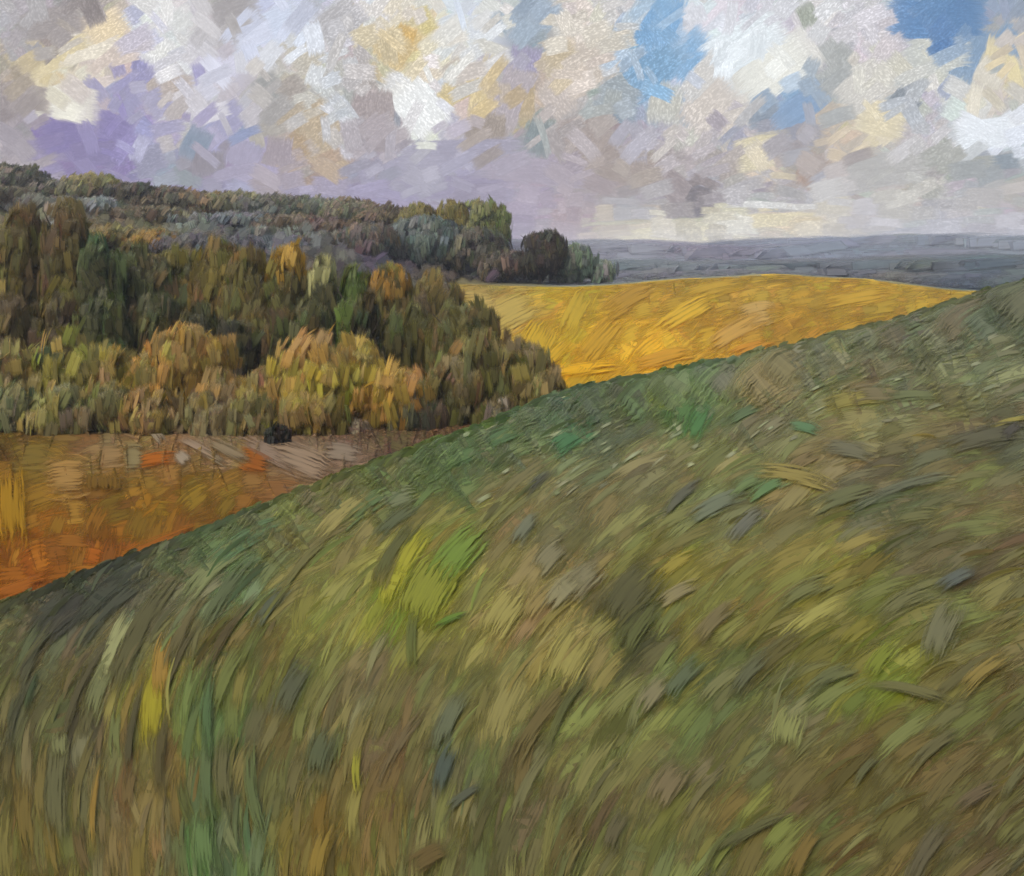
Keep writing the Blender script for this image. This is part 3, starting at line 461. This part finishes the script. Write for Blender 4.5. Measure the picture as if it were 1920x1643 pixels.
# ------------------------------------------------------------------ grass, stubble and stalks
def build_grass():
    sp = Soup()
    def scatter(n, L, W, lift, soft, j=11):
        n = int(n * 1.3); u = rng.uniform(-830, 2760, n); vc = np.interp(u, _hu, _hv); v = vc + 4 + (1960 - vc) * rng.random(n) ** 1.05
        ang = f_flow(np.clip(u, 0, 1920), np.clip(v, 500, 1640))[:, 0] + rng.normal(0, 7, n)
        ln = 1.15 * rng.uniform(*L, n) * np.interp(v, [550, 900, 1300], [.62, .85, 1.15]); wd = rng.uniform(*W, n) * np.interp(v, [550, 900, 1300], [.6, .9, 1.05])
        col = f_hill(u, np.clip(v, 500, 1650)) + rng.normal(0, j, (n, 1)) + rng.normal(0, j * .5, (n, 3)) * (1, .8, 1)
        lay(sp, np.stack([u, v, ln, wd, ang], 1), col, hill_depth, 2.4, 14., lift, f_hill, soft=soft, blend=.1, rise=14 if soft else 2.5, clamp=crest_v)
    scatter(2600, (120, 230), (44, 84), 0, True, 8)
    scatter(4200, (80, 180), (22, 54), .0035, True, 8)
    scatter(1100, (60, 150), (10, 26), .006, True, 7)
    scatter(260, (40, 100), (4, 10), .008, False, 6)
    n = 500; u = rng.uniform(-300, 2300, n); st = np.stack([u, crest_v(u) + rng.uniform(4, 14, n), rng.uniform(16, 40, n), rng.uniform(6, 16, n), f_flow(np.clip(u, 0, 1920), np.clip(crest_v(u), 500, 1640))[:, 0] * .8 + rng.normal(0, 8, n)], 1)
    lay(sp, st, f_hill(u, st[:, 1]) + rng.normal(0, 8, (n, 1)), hill_depth, 3., 10., .002, f_hill, blend=.2)
    a, c = accents(HACC); a[:, 2] *= 1.4; lay(sp, a, c * .58 + .42 * f_hill(a[:, 0], a[:, 1]), hill_depth, 2.4, 14., .014, f_hill, blend=.2, soft=True, rise=14, clamp=crest_v)
    n = 120; u = rng.uniform(850, 2100, n); v = np.interp(u, _hu, _hv) + 8 + 190 * rng.random(n) ** 1.6  # thin pale strokes below the crest: glints put into the stroke colour
    st = np.stack([u, v, rng.uniform(16, 60, n), rng.uniform(3, 7, n), f_flow(np.clip(u, 0, 1920), v)[:, 0] + rng.normal(0, 6, n)], 1)
    lay(sp, st, np.array((128, 132, 116)) + rng.normal(0, 14, (n, 1)), hill_depth, 2.2, 8., .010, f_hill, blend=.5, soft=True, rise=14, clamp=crest_v)
    put(sp.build('grass', M_GRASS), 'long olive green grass bending to the right all over the near hill', 'grass', kind='stuff')
    sp = Soup()
    n = 3000; u = rng.uniform(-420, 1080, n); hv = np.interp(u, _hu, _hv); v = 792 + (hv + 40 - 795) * rng.random(n)
    up = np.clip((v - 850) / 150, 0, 1)
    st = np.stack([u, v, rng.uniform(40, 110, n), rng.uniform(18, 50, n), np.where(rng.random(n) < .55, rng.normal(10, 10, n), rng.normal(-18, 10, n) * (1 - up) + 75 * up)], 1)
    lay(sp, st, f_rust(u, v) + rng.normal(0, 6, (n, 1)) + rng.normal(0, 3, (n, 3)), valley_depth, 3.0, 8., .012, f_rust, K=KRUST, soft=True, rise=20, up=.04)
    a, c = accents(RACC); lay(sp, a, c, valley_depth, 3., 6., .026, f_rust, blend=.2, K=KRUST, soft=True, rise=20, up=.04)
    put(sp.build('dry_grass', M_DRY), 'russet and ochre dry grass of the low field before the trees', 'dry grass', kind='stuff')
    sp = Soup()
    n = 2600; u = rng.uniform(820, 2200, n); v = 516 + 260 * rng.random(n) ** 1.3
    f = np.interp(v, [520, 700], [.5, 1.1])
    st = np.stack([u, v, rng.uniform(50, 140, n) * f, rng.uniform(16, 44, n) * f, rng.normal(32, 12, n) * np.interp(v, [520, 600, 640], [.12, .5, 1])], 1)
    _gu = np.linspace(700, 2400, 120); _gy = np.linspace(93, 256, 200); _gc = (VH - F * valley_z(_gu[:, None] + 0 * _gy, _gy + 0 * _gu[:, None]) / _gy).min(1)
    gcv = lambda a: np.interp(a, _gu, _gc)
    gd = lambda a, b: np.where(valley_depth(a, b) < 257, valley_depth(a, b), np.inf)
    ok = np.isfinite(gd(u, v)) & (v < np.interp(u, [860, 1000, 1060, 1200], [640, 690, 722, 776])); st = st[ok]
    lay(sp, st, f_gold(st[:, 0], st[:, 1]) + rng.normal(0, 5, (len(st), 1)) + rng.normal(0, 3, (len(st), 3)), gd, 2.8, 8., .006, f_gold, rise=40, K=KGOLD, soft=True, up=.04, clamp=gcv)
    a, c = accents(GACC); lay(sp, a, c, gd, 3., 6., .02, f_gold, blend=.25, rise=40, K=KGOLD, soft=True, up=.04, clamp=gcv)
    put(sp.build('stubble', M_DRY), 'golden stubble of the ripe field on the slope across the valley', 'stubble', kind='stuff')
    sp = Soup(); n = 5200; u = rng.uniform(-420, 1120, n); top = np.interp(u, [0, 300, 540, 720, 900, 1060, 1120], [335, 372, 384, 400, 430, 490, 515]); v = top + (640 - top) * rng.random(n) ** 1.3
    st = np.stack([u, v, rng.uniform(16, 42, n), rng.uniform(9, 20, n), np.where(rng.random(n) < .7, rng.normal(-24, 12, n), rng.normal(40, 25, n))], 1)
    wd_ = lambda a, b: np.where(valley_depth(a, b) > 100, valley_depth(a, b), np.inf)
    ok = np.isfinite(wd_(u, v)) & ~((u > 840) & (v > 520)); st = st[ok]
    lay(sp, st, f_slope(st[:, 0], st[:, 1]) + rng.normal(0, 9, (len(st), 1)) + rng.normal(0, 4, (len(st), 3)), wd_, 2.6, 8., 0, f_slope, rise=.5, K=KSLOPE, soft=True, up=.4)
    put(sp.build('undergrowth', M_LEAF), 'grey brown and slate undergrowth covering the wooded slope', 'undergrowth', kind='stuff')
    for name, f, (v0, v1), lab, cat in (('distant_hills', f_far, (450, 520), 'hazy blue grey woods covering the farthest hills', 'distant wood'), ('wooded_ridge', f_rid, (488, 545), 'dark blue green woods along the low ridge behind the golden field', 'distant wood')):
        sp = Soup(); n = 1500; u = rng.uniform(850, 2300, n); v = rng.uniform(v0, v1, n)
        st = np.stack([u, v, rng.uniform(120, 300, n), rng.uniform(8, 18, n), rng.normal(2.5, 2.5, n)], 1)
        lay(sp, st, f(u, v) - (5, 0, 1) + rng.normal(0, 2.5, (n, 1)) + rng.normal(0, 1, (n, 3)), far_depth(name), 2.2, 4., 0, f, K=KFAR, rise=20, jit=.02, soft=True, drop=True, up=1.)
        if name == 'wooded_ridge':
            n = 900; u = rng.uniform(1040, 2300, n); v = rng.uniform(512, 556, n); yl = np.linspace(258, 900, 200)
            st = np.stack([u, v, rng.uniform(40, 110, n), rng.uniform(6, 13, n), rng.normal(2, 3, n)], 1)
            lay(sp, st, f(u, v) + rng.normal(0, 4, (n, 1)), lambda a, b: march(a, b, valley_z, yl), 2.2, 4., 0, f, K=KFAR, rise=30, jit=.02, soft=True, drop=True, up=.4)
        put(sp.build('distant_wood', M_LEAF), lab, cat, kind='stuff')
build_grass()

# ------------------------------------------------------------------ trees and bushes
def tube(sp, P, rad, n=7):
    P = np.asarray(P, float); k = len(P); V = []
    for i in range(k):
        d = P[min(i+1, k-1)] - P[max(i-1, 0)]; d /= np.linalg.norm(d); s = np.cross(d, (.3, 1, .2)); s /= np.linalg.norm(s); b = np.cross(d, s)
        a = np.arange(n) * 2 * math.pi / n; V.append(P[i] + rad[i] * (np.cos(a)[:, None] * s + np.sin(a)[:, None] * b))
    V = np.concatenate(V); q = []
    for i in range(k - 1):
        for j in range(n): q.append((i*n+j, i*n+(j+1) % n, (i+1)*n+(j+1) % n, (i+1)*n+j))
    sp.Q.append(np.array(q) + sp.n); sp.V.append(V); sp.n += len(V)
def crown(rx, ry, h, z0, pal, top, px, dab, dens, kind, lean=0., K=KT):
    """leaf clumps of narrow upright blades spread through several lobes; px = metres per photograph pixel"""
    sp = Soup(); nl = 4 + int(rng.integers(2, 4)) if kind == 'tree' else 7 + int(rng.integers(1, 4))
    lobes = [(0, 0, z0 + .55 * (h - z0), rx * .78, ry * .8, .46 * (h - z0))] if kind == 'tree' else [(0, 0, .5 * h, rx * .8, ry * .8, .5 * h), (-.3 * rx, 0, .26 * h, rx * .72, ry * .8, .28 * h), (.3 * rx, 0, .26 * h, rx * .72, ry * .8, .28 * h)]
    for i in range(nl):
        a = rng.uniform(0, 2 * math.pi); zc = z0 + (h - z0) * rng.uniform(.22, .72); q = rng.uniform(.38, .62); w = 1 - .45 * abs((zc - z0) / (h - z0) - .45)
        lobes.append((math.cos(a) * rx * (1 - q) * w, math.sin(a) * ry * (1 - q), zc, rx * q, ry * q, (h - z0) * rng.uniform(.2, .34)))
    if kind != 'tree': lobes[0] = (rng.uniform(-.3, .3) * rx, 0, .56 * h, rx * .5, ry * .7, .44 * h)
    n = int(dens * (2 * rx * (h - z0)) / (dab[0] * dab[1] * px * px)) + 20
    area = np.array([l[3] * l[5] for l in lobes]); li = rng.choice(len(lobes), n, p=area / area.sum()); Lb = np.array(lobes)[li]
    d = rng.normal(size=(n, 3)); d[:, 1] -= .25; d[:, 2] += .15; d /= np.linalg.norm(d, axis=1, keepdims=True)
    rr = np.where(rng.random(n) < .75, rng.uniform(.86, 1.02, n), rng.uniform(.4, .86, n))[:, None]
    c = Lb[:, :3] + d * Lb[:, 3:6] * rr; c[:, 2] = np.clip(c[:, 2], z0 * .6 + .1, h)
    nrm = d / Lb[:, 3:6]; nrm /= np.linalg.norm(nrm, axis=1, keepdims=True); nrm = nrm + rng.normal(0, .16, (n, 3)); nrm[:, 2] *= .4; nrm[:, 1] -= .35; nrm /= np.linalg.norm(nrm, axis=1, keepdims=True)
    tan = np.stack([rng.normal(lean, .22, n), rng.normal(0, .15, n), np.ones(n)], 1); tan -= (tan * nrm).sum(1, keepdims=True) * nrm * .8; tan /= np.linalg.norm(tan, axis=1, keepdims=True)
    sid = np.cross(tan, nrm); sid /= np.linalg.norm(sid, axis=1, keepdims=True)
    L = rng.uniform(.65, 1.35, n) * dab[0] * px; W = rng.uniform(1.1, 2.0, n) * dab[1] * px; L *= 1.45
    pal = np.array(pal, float); ph = rng.uniform(0, 6.3, 3); q_ = (np.sin(c[:, 0] * 3.1 / rx + ph[0]) + np.sin(c[:, 2] * 7.3 / h + ph[1]) + np.sin(c[:, 1] * 3.3 / rx + c[:, 2] * 4.1 / h + ph[2]) + 3 + rng.normal(0, .8, n)) / 6
    col = pal[np.clip((q_ * len(pal)).astype(int), 0, len(pal) - 1)] + rng.normal(0, 5, (n, 1)) + rng.normal(0, 4, (n, 3))
    if top is not None:
        hi = (c[:, 2] > h - (h - z0) * .28) & (rng.random(n) < .8); col[hi] = np.array(top) + rng.normal(0, 8, (hi.sum(), 1))
    nb = 2; idx = np.repeat(np.arange(n), nb); off = np.tile((np.arange(nb) + .5) / nb - .5, n) + rng.normal(0, .08, n * nb)
    t = np.array([0, .3, .75, 1.]); s0 = -.5 + rng.uniform(-.15, .15, len(idx)); s1 = .55 + rng.uniform(-.15, .15, len(idx)) - .8 * off ** 2
    s = s0[:, None] + (s1 - s0)[:, None] * t
    Pc = c[idx][:, None] + tan[idx][:, None] * (s * L[idx][:, None])[..., None] + sid[idx][:, None] * (off * W[idx])[:, None, None] - nrm[idx][:, None] * ((s ** 2) * .2 * L[idx][:, None] + rng.uniform(0, .1, (len(idx), 1)) * W[idx][:, None])[..., None]
    hw = (W / nb)[idx][:, None] * rng.uniform(.5, .85, (len(idx), 1)) * np.array([1.05, 1.15, 1.15, .95])
    V = np.stack([Pc + sid[idx][:, None] * (hw * q)[..., None] + nrm[idx][:, None] * (hw * q * rng.normal(0, .15, (len(idx), 1)))[..., None] for q in (-1, 1)], 2)
    cc = lin(np.clip(col[idx] * (1 + rng.normal(0, .07, (len(idx), 1))), 6, 250)) / K
    S = np.zeros(V.shape); S[..., 0] = (t * dab[0] / 30)[None, :, None] + (idx * 7.3 % 97)[:, None, None]; S[..., 1] = (off * dab[1] / 10)[:, None, None]; S[..., 2] = (idx * 3.7 % 53)[:, None, None]
    S[..., 1] += np.array([-.5, .5]) * dab[1] / 10
    E = np.zeros(V.shape); E[..., 0] = t[None, :, None]; E[..., 1] = np.array([-1., 1.])
    sp.add(V, np.repeat(np.repeat(cc[:, None, None], 4, 1), 2, 2), S, E)
    return sp
def plant(kind, u, Y, top_v, w_px, pal, label, group, top=None, dab=(34, 14), dens=4.2, wide=1.0, skirt=.05, lean=.05, K=KTREE):
    px = Y / F; zb = float(valley_z(np.array([u * 1.]), np.array([Y * 1.]))[0]) - .05
    h = -(top_v - VH) * px - zb
    root = bpy.data.objects.new(kind, None); C.objects.link(root); root.location = ((u - U0) * px, Y, zb); w_px *= wide; root.empty_display_size = .5
    put(root, label, {'bush': 'bush', 'tree': 'tree', 'autumn_bush': 'bush'}[kind], group)
    rx = w_px * px / 2; z0 = h * skirt
    crown(rx, rx * .85, h, z0, pal, top, px, dab, dens, 'tree' if kind == 'tree' else 'bush', lean, K).build('crown', M_LEAF, root)
    sp = Soup(); tr = max(.10, min(.035 * h, .05 * rx + .1))
    if kind == 'tree':
        tube(sp, [(0, 0, 0), (.02 * h, 0, .3 * h), (-.01 * h, .01 * h, .6 * h), (.01 * h, 0, .9 * h)], [tr * 1.3, tr, tr * .6, tr * .2])
        for i in range(5):
            a = i * 2.4 + u; z = h * (.28 + .11 * i); tube(sp, [(0, 0, z), (math.cos(a) * rx * .35, math.sin(a) * rx * .3, z + .1 * h), (math.cos(a) * rx * .7, math.sin(a) * rx * .6, z + .24 * h)], [tr * .5, tr * .35, tr * .12], 5)
        tn = 'trunk'
    else:
        for i in range(5):
            a = i * 1.26 + u; tube(sp, [(math.cos(a) * .1 * rx, math.sin(a) * .1 * rx, 0), (math.cos(a) * rx * .25, math.sin(a) * rx * .25, .35 * h), (math.cos(a) * rx * .5, math.sin(a) * rx * .5, .75 * h)], [tr * .7, tr * .45, tr * .12], 5)
        tn = 'stems'
    mesh_obj(tn, np.concatenate(sp.V), np.concatenate(sp.Q), M_BARK, parent=root, smooth=True)
    return root
G1 = 'autumn bushes along the front of the wood'; G2 = 'tall trees of the near wood'; G3 = 'dark trees on the edge of the far rise'; G4 = 'trees along the wooded ridge'
FRONT = [ # u, Y, top, width, palette, label
 (30,83,650,130,[(108,98,58),(98,97,68),(102,88,48),(88,97,86)],'pale olive grey bush at the left edge of the field',None),
 (135,84,618,150,[(106,98,42),(98,90,44),(112,96,48),(108,88,44)],'broad olive green bush with brighter green crest above the ochre field',None),
 (235,82,655,120,[(112,94,42),(104,90,46),(96,84,46)],'dull olive brown bush between the green crested bush and the amber one',None),
 (325,83,616,170,[(124,94,42),(134,98,42),(112,88,44),(122,100,44)],'tallest amber bush of the front row, glowing orange brown',None),
 (425,82,685,110,[(118,88,48),(104,84,52),(110,92,48)],'low brown bush at the right foot of the tall amber bush',None),
 (535,81,700,125,[(122,94,44),(112,90,44),(104,86,46)],'ochre bush beside the dark gap in the wood',None),
 (622,82,628,165,[(142,136,52),(124,106,44),(134,118,44),(126,98,44),(116,92,46)],'lime yellow bush in the middle of the front row',None),
 (722,81,690,145,[(132,98,38),(124,94,40),(116,88,42)],'golden brown bush right of the lime yellow bush',None),
 (775,80,735,90,[(60,60,54),(52,54,50),(70,66,52)],'small blackish bush at the foot of the golden brown bush',None),
 (845,82,668,130,[(80,74,44),(66,62,40),(92,82,46)],'dark olive bush with upright streaks right of the blackish bush',None),
 (925,83,610,130,[(94,84,48),(84,79,44),(76,70,42)],'tall olive bush near the right end of the wood',None),
 (985,82,655,110,[(88,80,48),(78,70,44),(92,80,50)],'rounded brown olive bush next to last before the golden field',None),
 (1030,81,690,60,[(88,78,48),(80,72,46)],'last low bush of the row, touching the green hill',None)]
for u, Y, tv, wp, pal, lab, top in FRONT: plant('autumn_bush', u, Y, tv, wp, [tuple(a * .72 + b * .28 for a, b in zip(p, (108, 88, 44))) for p in pal], lab, G1, top, wide=1.5, skirt=.0, K=KBUSH)
LOW = [(10,79,722,120,[(100,100,84),(92,92,76),(104,98,70)],'low grey green shrub at the left edge, at the foot of the pale olive bush'),
 (105,78,728,110,[(98,92,64),(92,88,70),(104,96,60)],'low grey olive shrub at the foot of the green crested bush'),
 (195,78.5,724,110,[(96,88,60),(90,84,64),(88,80,56)],'low dun shrub at the foot of the dull olive brown bush'),
 (285,78,735,110,[(106,90,56),(98,86,60),(110,90,50)],'low tawny shrub at the left foot of the tall amber bush'),
 (385,78,738,120,[(102,88,66),(96,86,70),(98,84,58)],'low mauve brown shrub at the right foot of the tall amber bush'),
 (475,77.5,742,100,[(100,88,58),(92,84,60),(104,90,54)],'low olive brown shrub behind the tiny black bush'),
 (590,77.5,740,120,[(112,94,48),(104,88,50),(98,86,54)],'low ochre shrub at the foot of the lime yellow bush')]
for u, Y, tv, wp, pal, lab in LOW: plant('bush', u, Y, tv, wp, pal, lab, 'low shrubs along the edge of the ochre field', dab=(30, 12), wide=1.25, skirt=0., K=KBUSH * (1.0, 1.06, 1.5))
plant('bush', 520, 73, 797, 50, [(34,32,28),(42,38,32)], 'tiny black bush standing alone in front of the ochre bushes', None, dab=(16, 8))
plant('bush', 655, 78, 795, 90, [(112,98,92),(104,88,76),(120,106,100)], 'low mauve grey bush at the foot of the lime yellow bush', None, dab=(20, 10))
plant('bush', 940, 79.5, 755, 70, [(128,118,118),(104,90,70),(114,104,98)], 'low mauve grey bush close to the edge of the green hill', None, dab=(20, 10))
MID = [
 (15,95,560,120,[(78,63,46),(88,72,50),(70,58,44)],'dark brown tree at the left edge behind the pale bush',None),
 (105,96,565,110,[(80,64,44),(92,80,48),(72,58,42)],'brown tree behind the green crested bush',None),
 (200,95,560,100,[(58,62,42),(66,70,46),(50,52,38)],'blackish green tree behind the dull olive brown bush',None),
 (285,97,560,110,[(64,66,42),(58,60,38),(74,74,44)],'deep green tree behind the amber bush',None),
 (370,95,575,90,[(66,64,42),(58,56,38),(78,72,46)],'deep olive tree left of the dark gap',None),
 (435,94,610,80,[(32,32,30),(42,42,36),(52,48,38),(60,58,44)],'nearly black tree filling the dark gap in the wood',None),
 (500,96,580,100,[(86,74,50),(96,82,52),(74,66,44)],'brown olive tree right of the dark gap',None),
 (575,96,570,90,[(72,78,45),(66,70,42),(84,84,48)],'moss green tree behind the lime yellow bush',None),
 (690,94,560,60,[(54,52,42),(64,62,44),(46,46,38)],'narrow dark tree with black upright streaks',None),
 (760,96,585,120,[(88,80,45),(78,75,42),(96,86,48)],'broad olive tree above the golden brown bush',None),
 (855,95,580,120,[(90,82,46),(82,76,44),(98,88,52)],'broad khaki tree behind the dark olive bush',None)]
BACK = [
 (40,120,392,100,[(114,104,62),(102,93,50),(92,78,48),(80,66,46)],'tall beige olive tree at the left edge of the wood',None),
 (120,118,382,95,[(103,95,48),(90,80,44),(84,70,46)],'tallest olive tree of the near wood',None),
 (185,112,455,80,[(50,88,58),(62,80,50),(58,66,44)],'emerald green tree right of the tallest olive tree',None),
 (250,116,468,105,[(100,90,54),(78,80,52),(64,66,44)],'olive grey tree right of the emerald tree',None),
 (330,118,470,115,[(94,90,50),(108,98,50),(70,70,44)],'olive tree with slanting streaks in the middle of the wood',None),
 (405,117,458,90,[(112,98,48),(104,88,48),(92,84,46)],'golden olive tree in the middle of the wood',None),
 (470,115,466,90,[(116,94,50),(96,84,48),(104,92,54)],'tawny tree in the middle of the wood',None),
 (545,114,466,80,[(98,92,48),(84,88,48),(92,82,48)],'green tree with a dull ochre top',(146,116,52)),
 (608,113,486,62,[(70,72,52),(58,60,46),(98,92,62)],'slim dark tree with a pale cream top',(142,138,106)),
 (662,112,508,74,[(82,102,48),(72,92,44),(90,100,50)],'fresh green tree between the cream topped and amber topped trees',None),
 (733,113,502,110,[(104,90,48),(96,82,48),(86,84,46)],'olive tree with a dull amber top',(138,104,48)),
 (815,114,518,110,[(116,98,62),(100,86,54),(92,80,50)],'tawny brown tree at the top corner of the golden field',None),
 (885,108,570,90,[(98,88,54),(90,80,50)],'low khaki tree beside the golden field',None)]
mix = lambda pal, c, f: [tuple(a * (1 - f) + b * f for a, b in zip(p, c)) for p in pal]
for L_ in (MID, BACK):
    for u, Y, tv, wp, pal, lab, top in L_:
        pal = mix(pal, (88, 80, 48), .3)
        plant('tree', u, Y, tv, wp, pal, lab, G2, top, dab=(34, 14), dens=5.0, wide=1.25)
DARK = [
 (515,255,432,110,[(104,106,108),(88,86,88),(112,116,120)],'silver grey tree above the golden olive trees',None),
 (600,258,440,110,[(84,78,84),(98,98,104),(78,72,76)],'violet grey tree between the silver grey tree and the plum grey tree',None),
 (690,258,422,120,[(92,80,78),(80,74,78),(100,88,80)],'plum grey tree above the amber topped tree',None),
 (785,300,384,80,[(112,104,60),(104,92,56)],'olive tree on the skyline, first of three yellowish crowns',None),
 (845,302,380,70,[(118,106,58),(110,98,56)],'ochre tree on the skyline, middle of three yellowish crowns',None),
 (905,300,377,90,[(106,110,68),(100,100,64)],'yellow green tree on the skyline, right of three yellowish crowns',None),
 (800,270,408,150,[(94,102,108),(78,84,90),(68,72,76)],'broad slate blue tree under the three yellowish crowns',None),
 (890,268,432,130,[(78,75,68),(86,84,80),(70,66,60)],'dark grey tree right of the slate blue tree',None),
 (945,262,470,90,[(78,68,66),(68,60,56),(92,82,78)],'dark plum tree above the golden field',None),
 (1012,262,438,95,[(50,43,34),(40,35,30),(58,52,42)],'nearly black tree at the end of the dark row',None),
 (1078,264,462,80,[(106,115,112),(96,104,102),(86,92,88)],'rounded teal grey tree at the right end of the dark row',None),
 (1128,266,492,60,[(108,114,114),(98,106,106)],'small pale grey tree beyond the teal grey tree',None)]
for u, Y, tv, wp, pal, lab, top in DARK: plant('tree', u, Y, tv, wp, pal, lab, G3, top, dab=(18, 8), dens=5.0, wide=1.3)
RP = [[(98,96,84),(88,86,70),(80,78,62)],[(104,98,82),(94,86,68),(84,74,58)],[(112,116,112),(100,100,92),(92,88,76)],[(108,96,74),(98,84,62)]]
RIDGE = [(-40,308),(30,312),(100,338),(170,330),(235,346),(300,354),(365,358),(435,362),(505,366),(575,370),(645,374),(715,384)]
RL = ['ridge tree cut by the left edge of the view','grey green ridge tree, highest against the violet sky','low grey tree in the first dip of the ridge line','yellow tinted ridge tree after the first dip','dark brown ridge tree after the yellow tinted one','brown ridge tree below the violet cloud','ridge tree with a rusty touch','olive ridge tree with a lemon yellow touch','silvery ridge tree in the middle of the ridge line','dusty green ridge tree above the violet grey tree','pale olive ridge tree left of the yellowish crowns','brown ridge tree touching the first yellowish crown']
for i, (u, tv) in enumerate(RIDGE):
    plant('tree', u, 318, tv, 105, [RP[0],RP[0],RP[0],[(128,120,78),(108,100,76)],[(72,68,54),(84,76,60)],[(92,82,64),(84,74,58)],[(128,104,76),(100,92,74)],[(112,108,78),(100,96,74)],RP[2],[(112,116,98),(100,100,84)],[(112,106,86),(100,94,76)],RP[3]][i], RL[i], G4, dab=(14, 7), dens=5.0, lean=.5, wide=1.6, K=KSLOPE)
SLOPE = [(0,352),(75,368),(150,372),(225,392),(300,390),(375,404),(450,402),(530,406),(610,410),(40,420),(200,425),(280,432),(350,440),(430,446)]
SL = ['grey brown tree below the ridge at the left edge','slate grey tree below the first dip of the ridge','silver streaked tree below the yellow tinted ridge tree','brown tree below the dark brown ridge tree','khaki tree low on the wooded slope','silver grey tree in the middle of the wooded slope','slate tree right of the silver grey slope tree','brownish tree above the silver grey one','rusty brown tree below the dusty green ridge tree','beige tree above the tallest trees at the left','mustard tree on the lower slope','amber tree low on the slope above the olive grey tree','grey violet tree low on the slope','dark slate tree low on the slope above the golden olive tree']
SPAL = [RP[1],RP[2],[(124,128,126),(104,100,88)],[(100,88,68),(92,80,60)],[(106,98,72),(96,88,66)],[(118,122,122),(100,102,98)],[(100,104,108),(90,90,92)],[(96,84,68),(104,92,76)],[(104,84,66),(92,78,68)],[(116,106,74),(104,94,60)],[(124,110,60),(106,96,58)],[(140,112,52),(110,96,58)],[(98,94,98),(88,84,86)],[(82,82,84),(92,94,98)]]
for i, (u, tv) in enumerate(SLOPE):
    plant('tree', u, 268 if tv < 415 else 215, tv, 105, SPAL[i], SL[i], G4, None, dab=(15, 8), dens=5.0, lean=.5, wide=1.5, K=KSLOPE)

# ------------------------------------------------------------------ the air: thin even haze over the whole valley
def haze(x, y0, y1, z0, z1, density):
    V = [(a, b, c) for c in (z0, z1) for a, b in ((-x, y0), (x, y0), (x, y1), (-x, y1))]
    Q = [(3, 2, 1, 0), (4, 5, 6, 7), (0, 1, 5, 4), (1, 2, 6, 5), (2, 3, 7, 6), (3, 0, 4, 7)]
    m, t, N, L = nodes('air'); N.remove(N['Principled BSDF'])
    pv = N.new('ShaderNodeVolumePrincipled'); pv.inputs['Color'].default_value = (.86, .9, 1, 1); pv.inputs['Density'].default_value = density
    L.new(pv.outputs[0], N['Material Output'].inputs['Volume'])
    put(mesh_obj('haze', V, Q, m), 'pale haze lying over the valley and the far hills', 'haze', kind='stuff')
haze(3000, -2950, 2950, -19, 42, .00017)
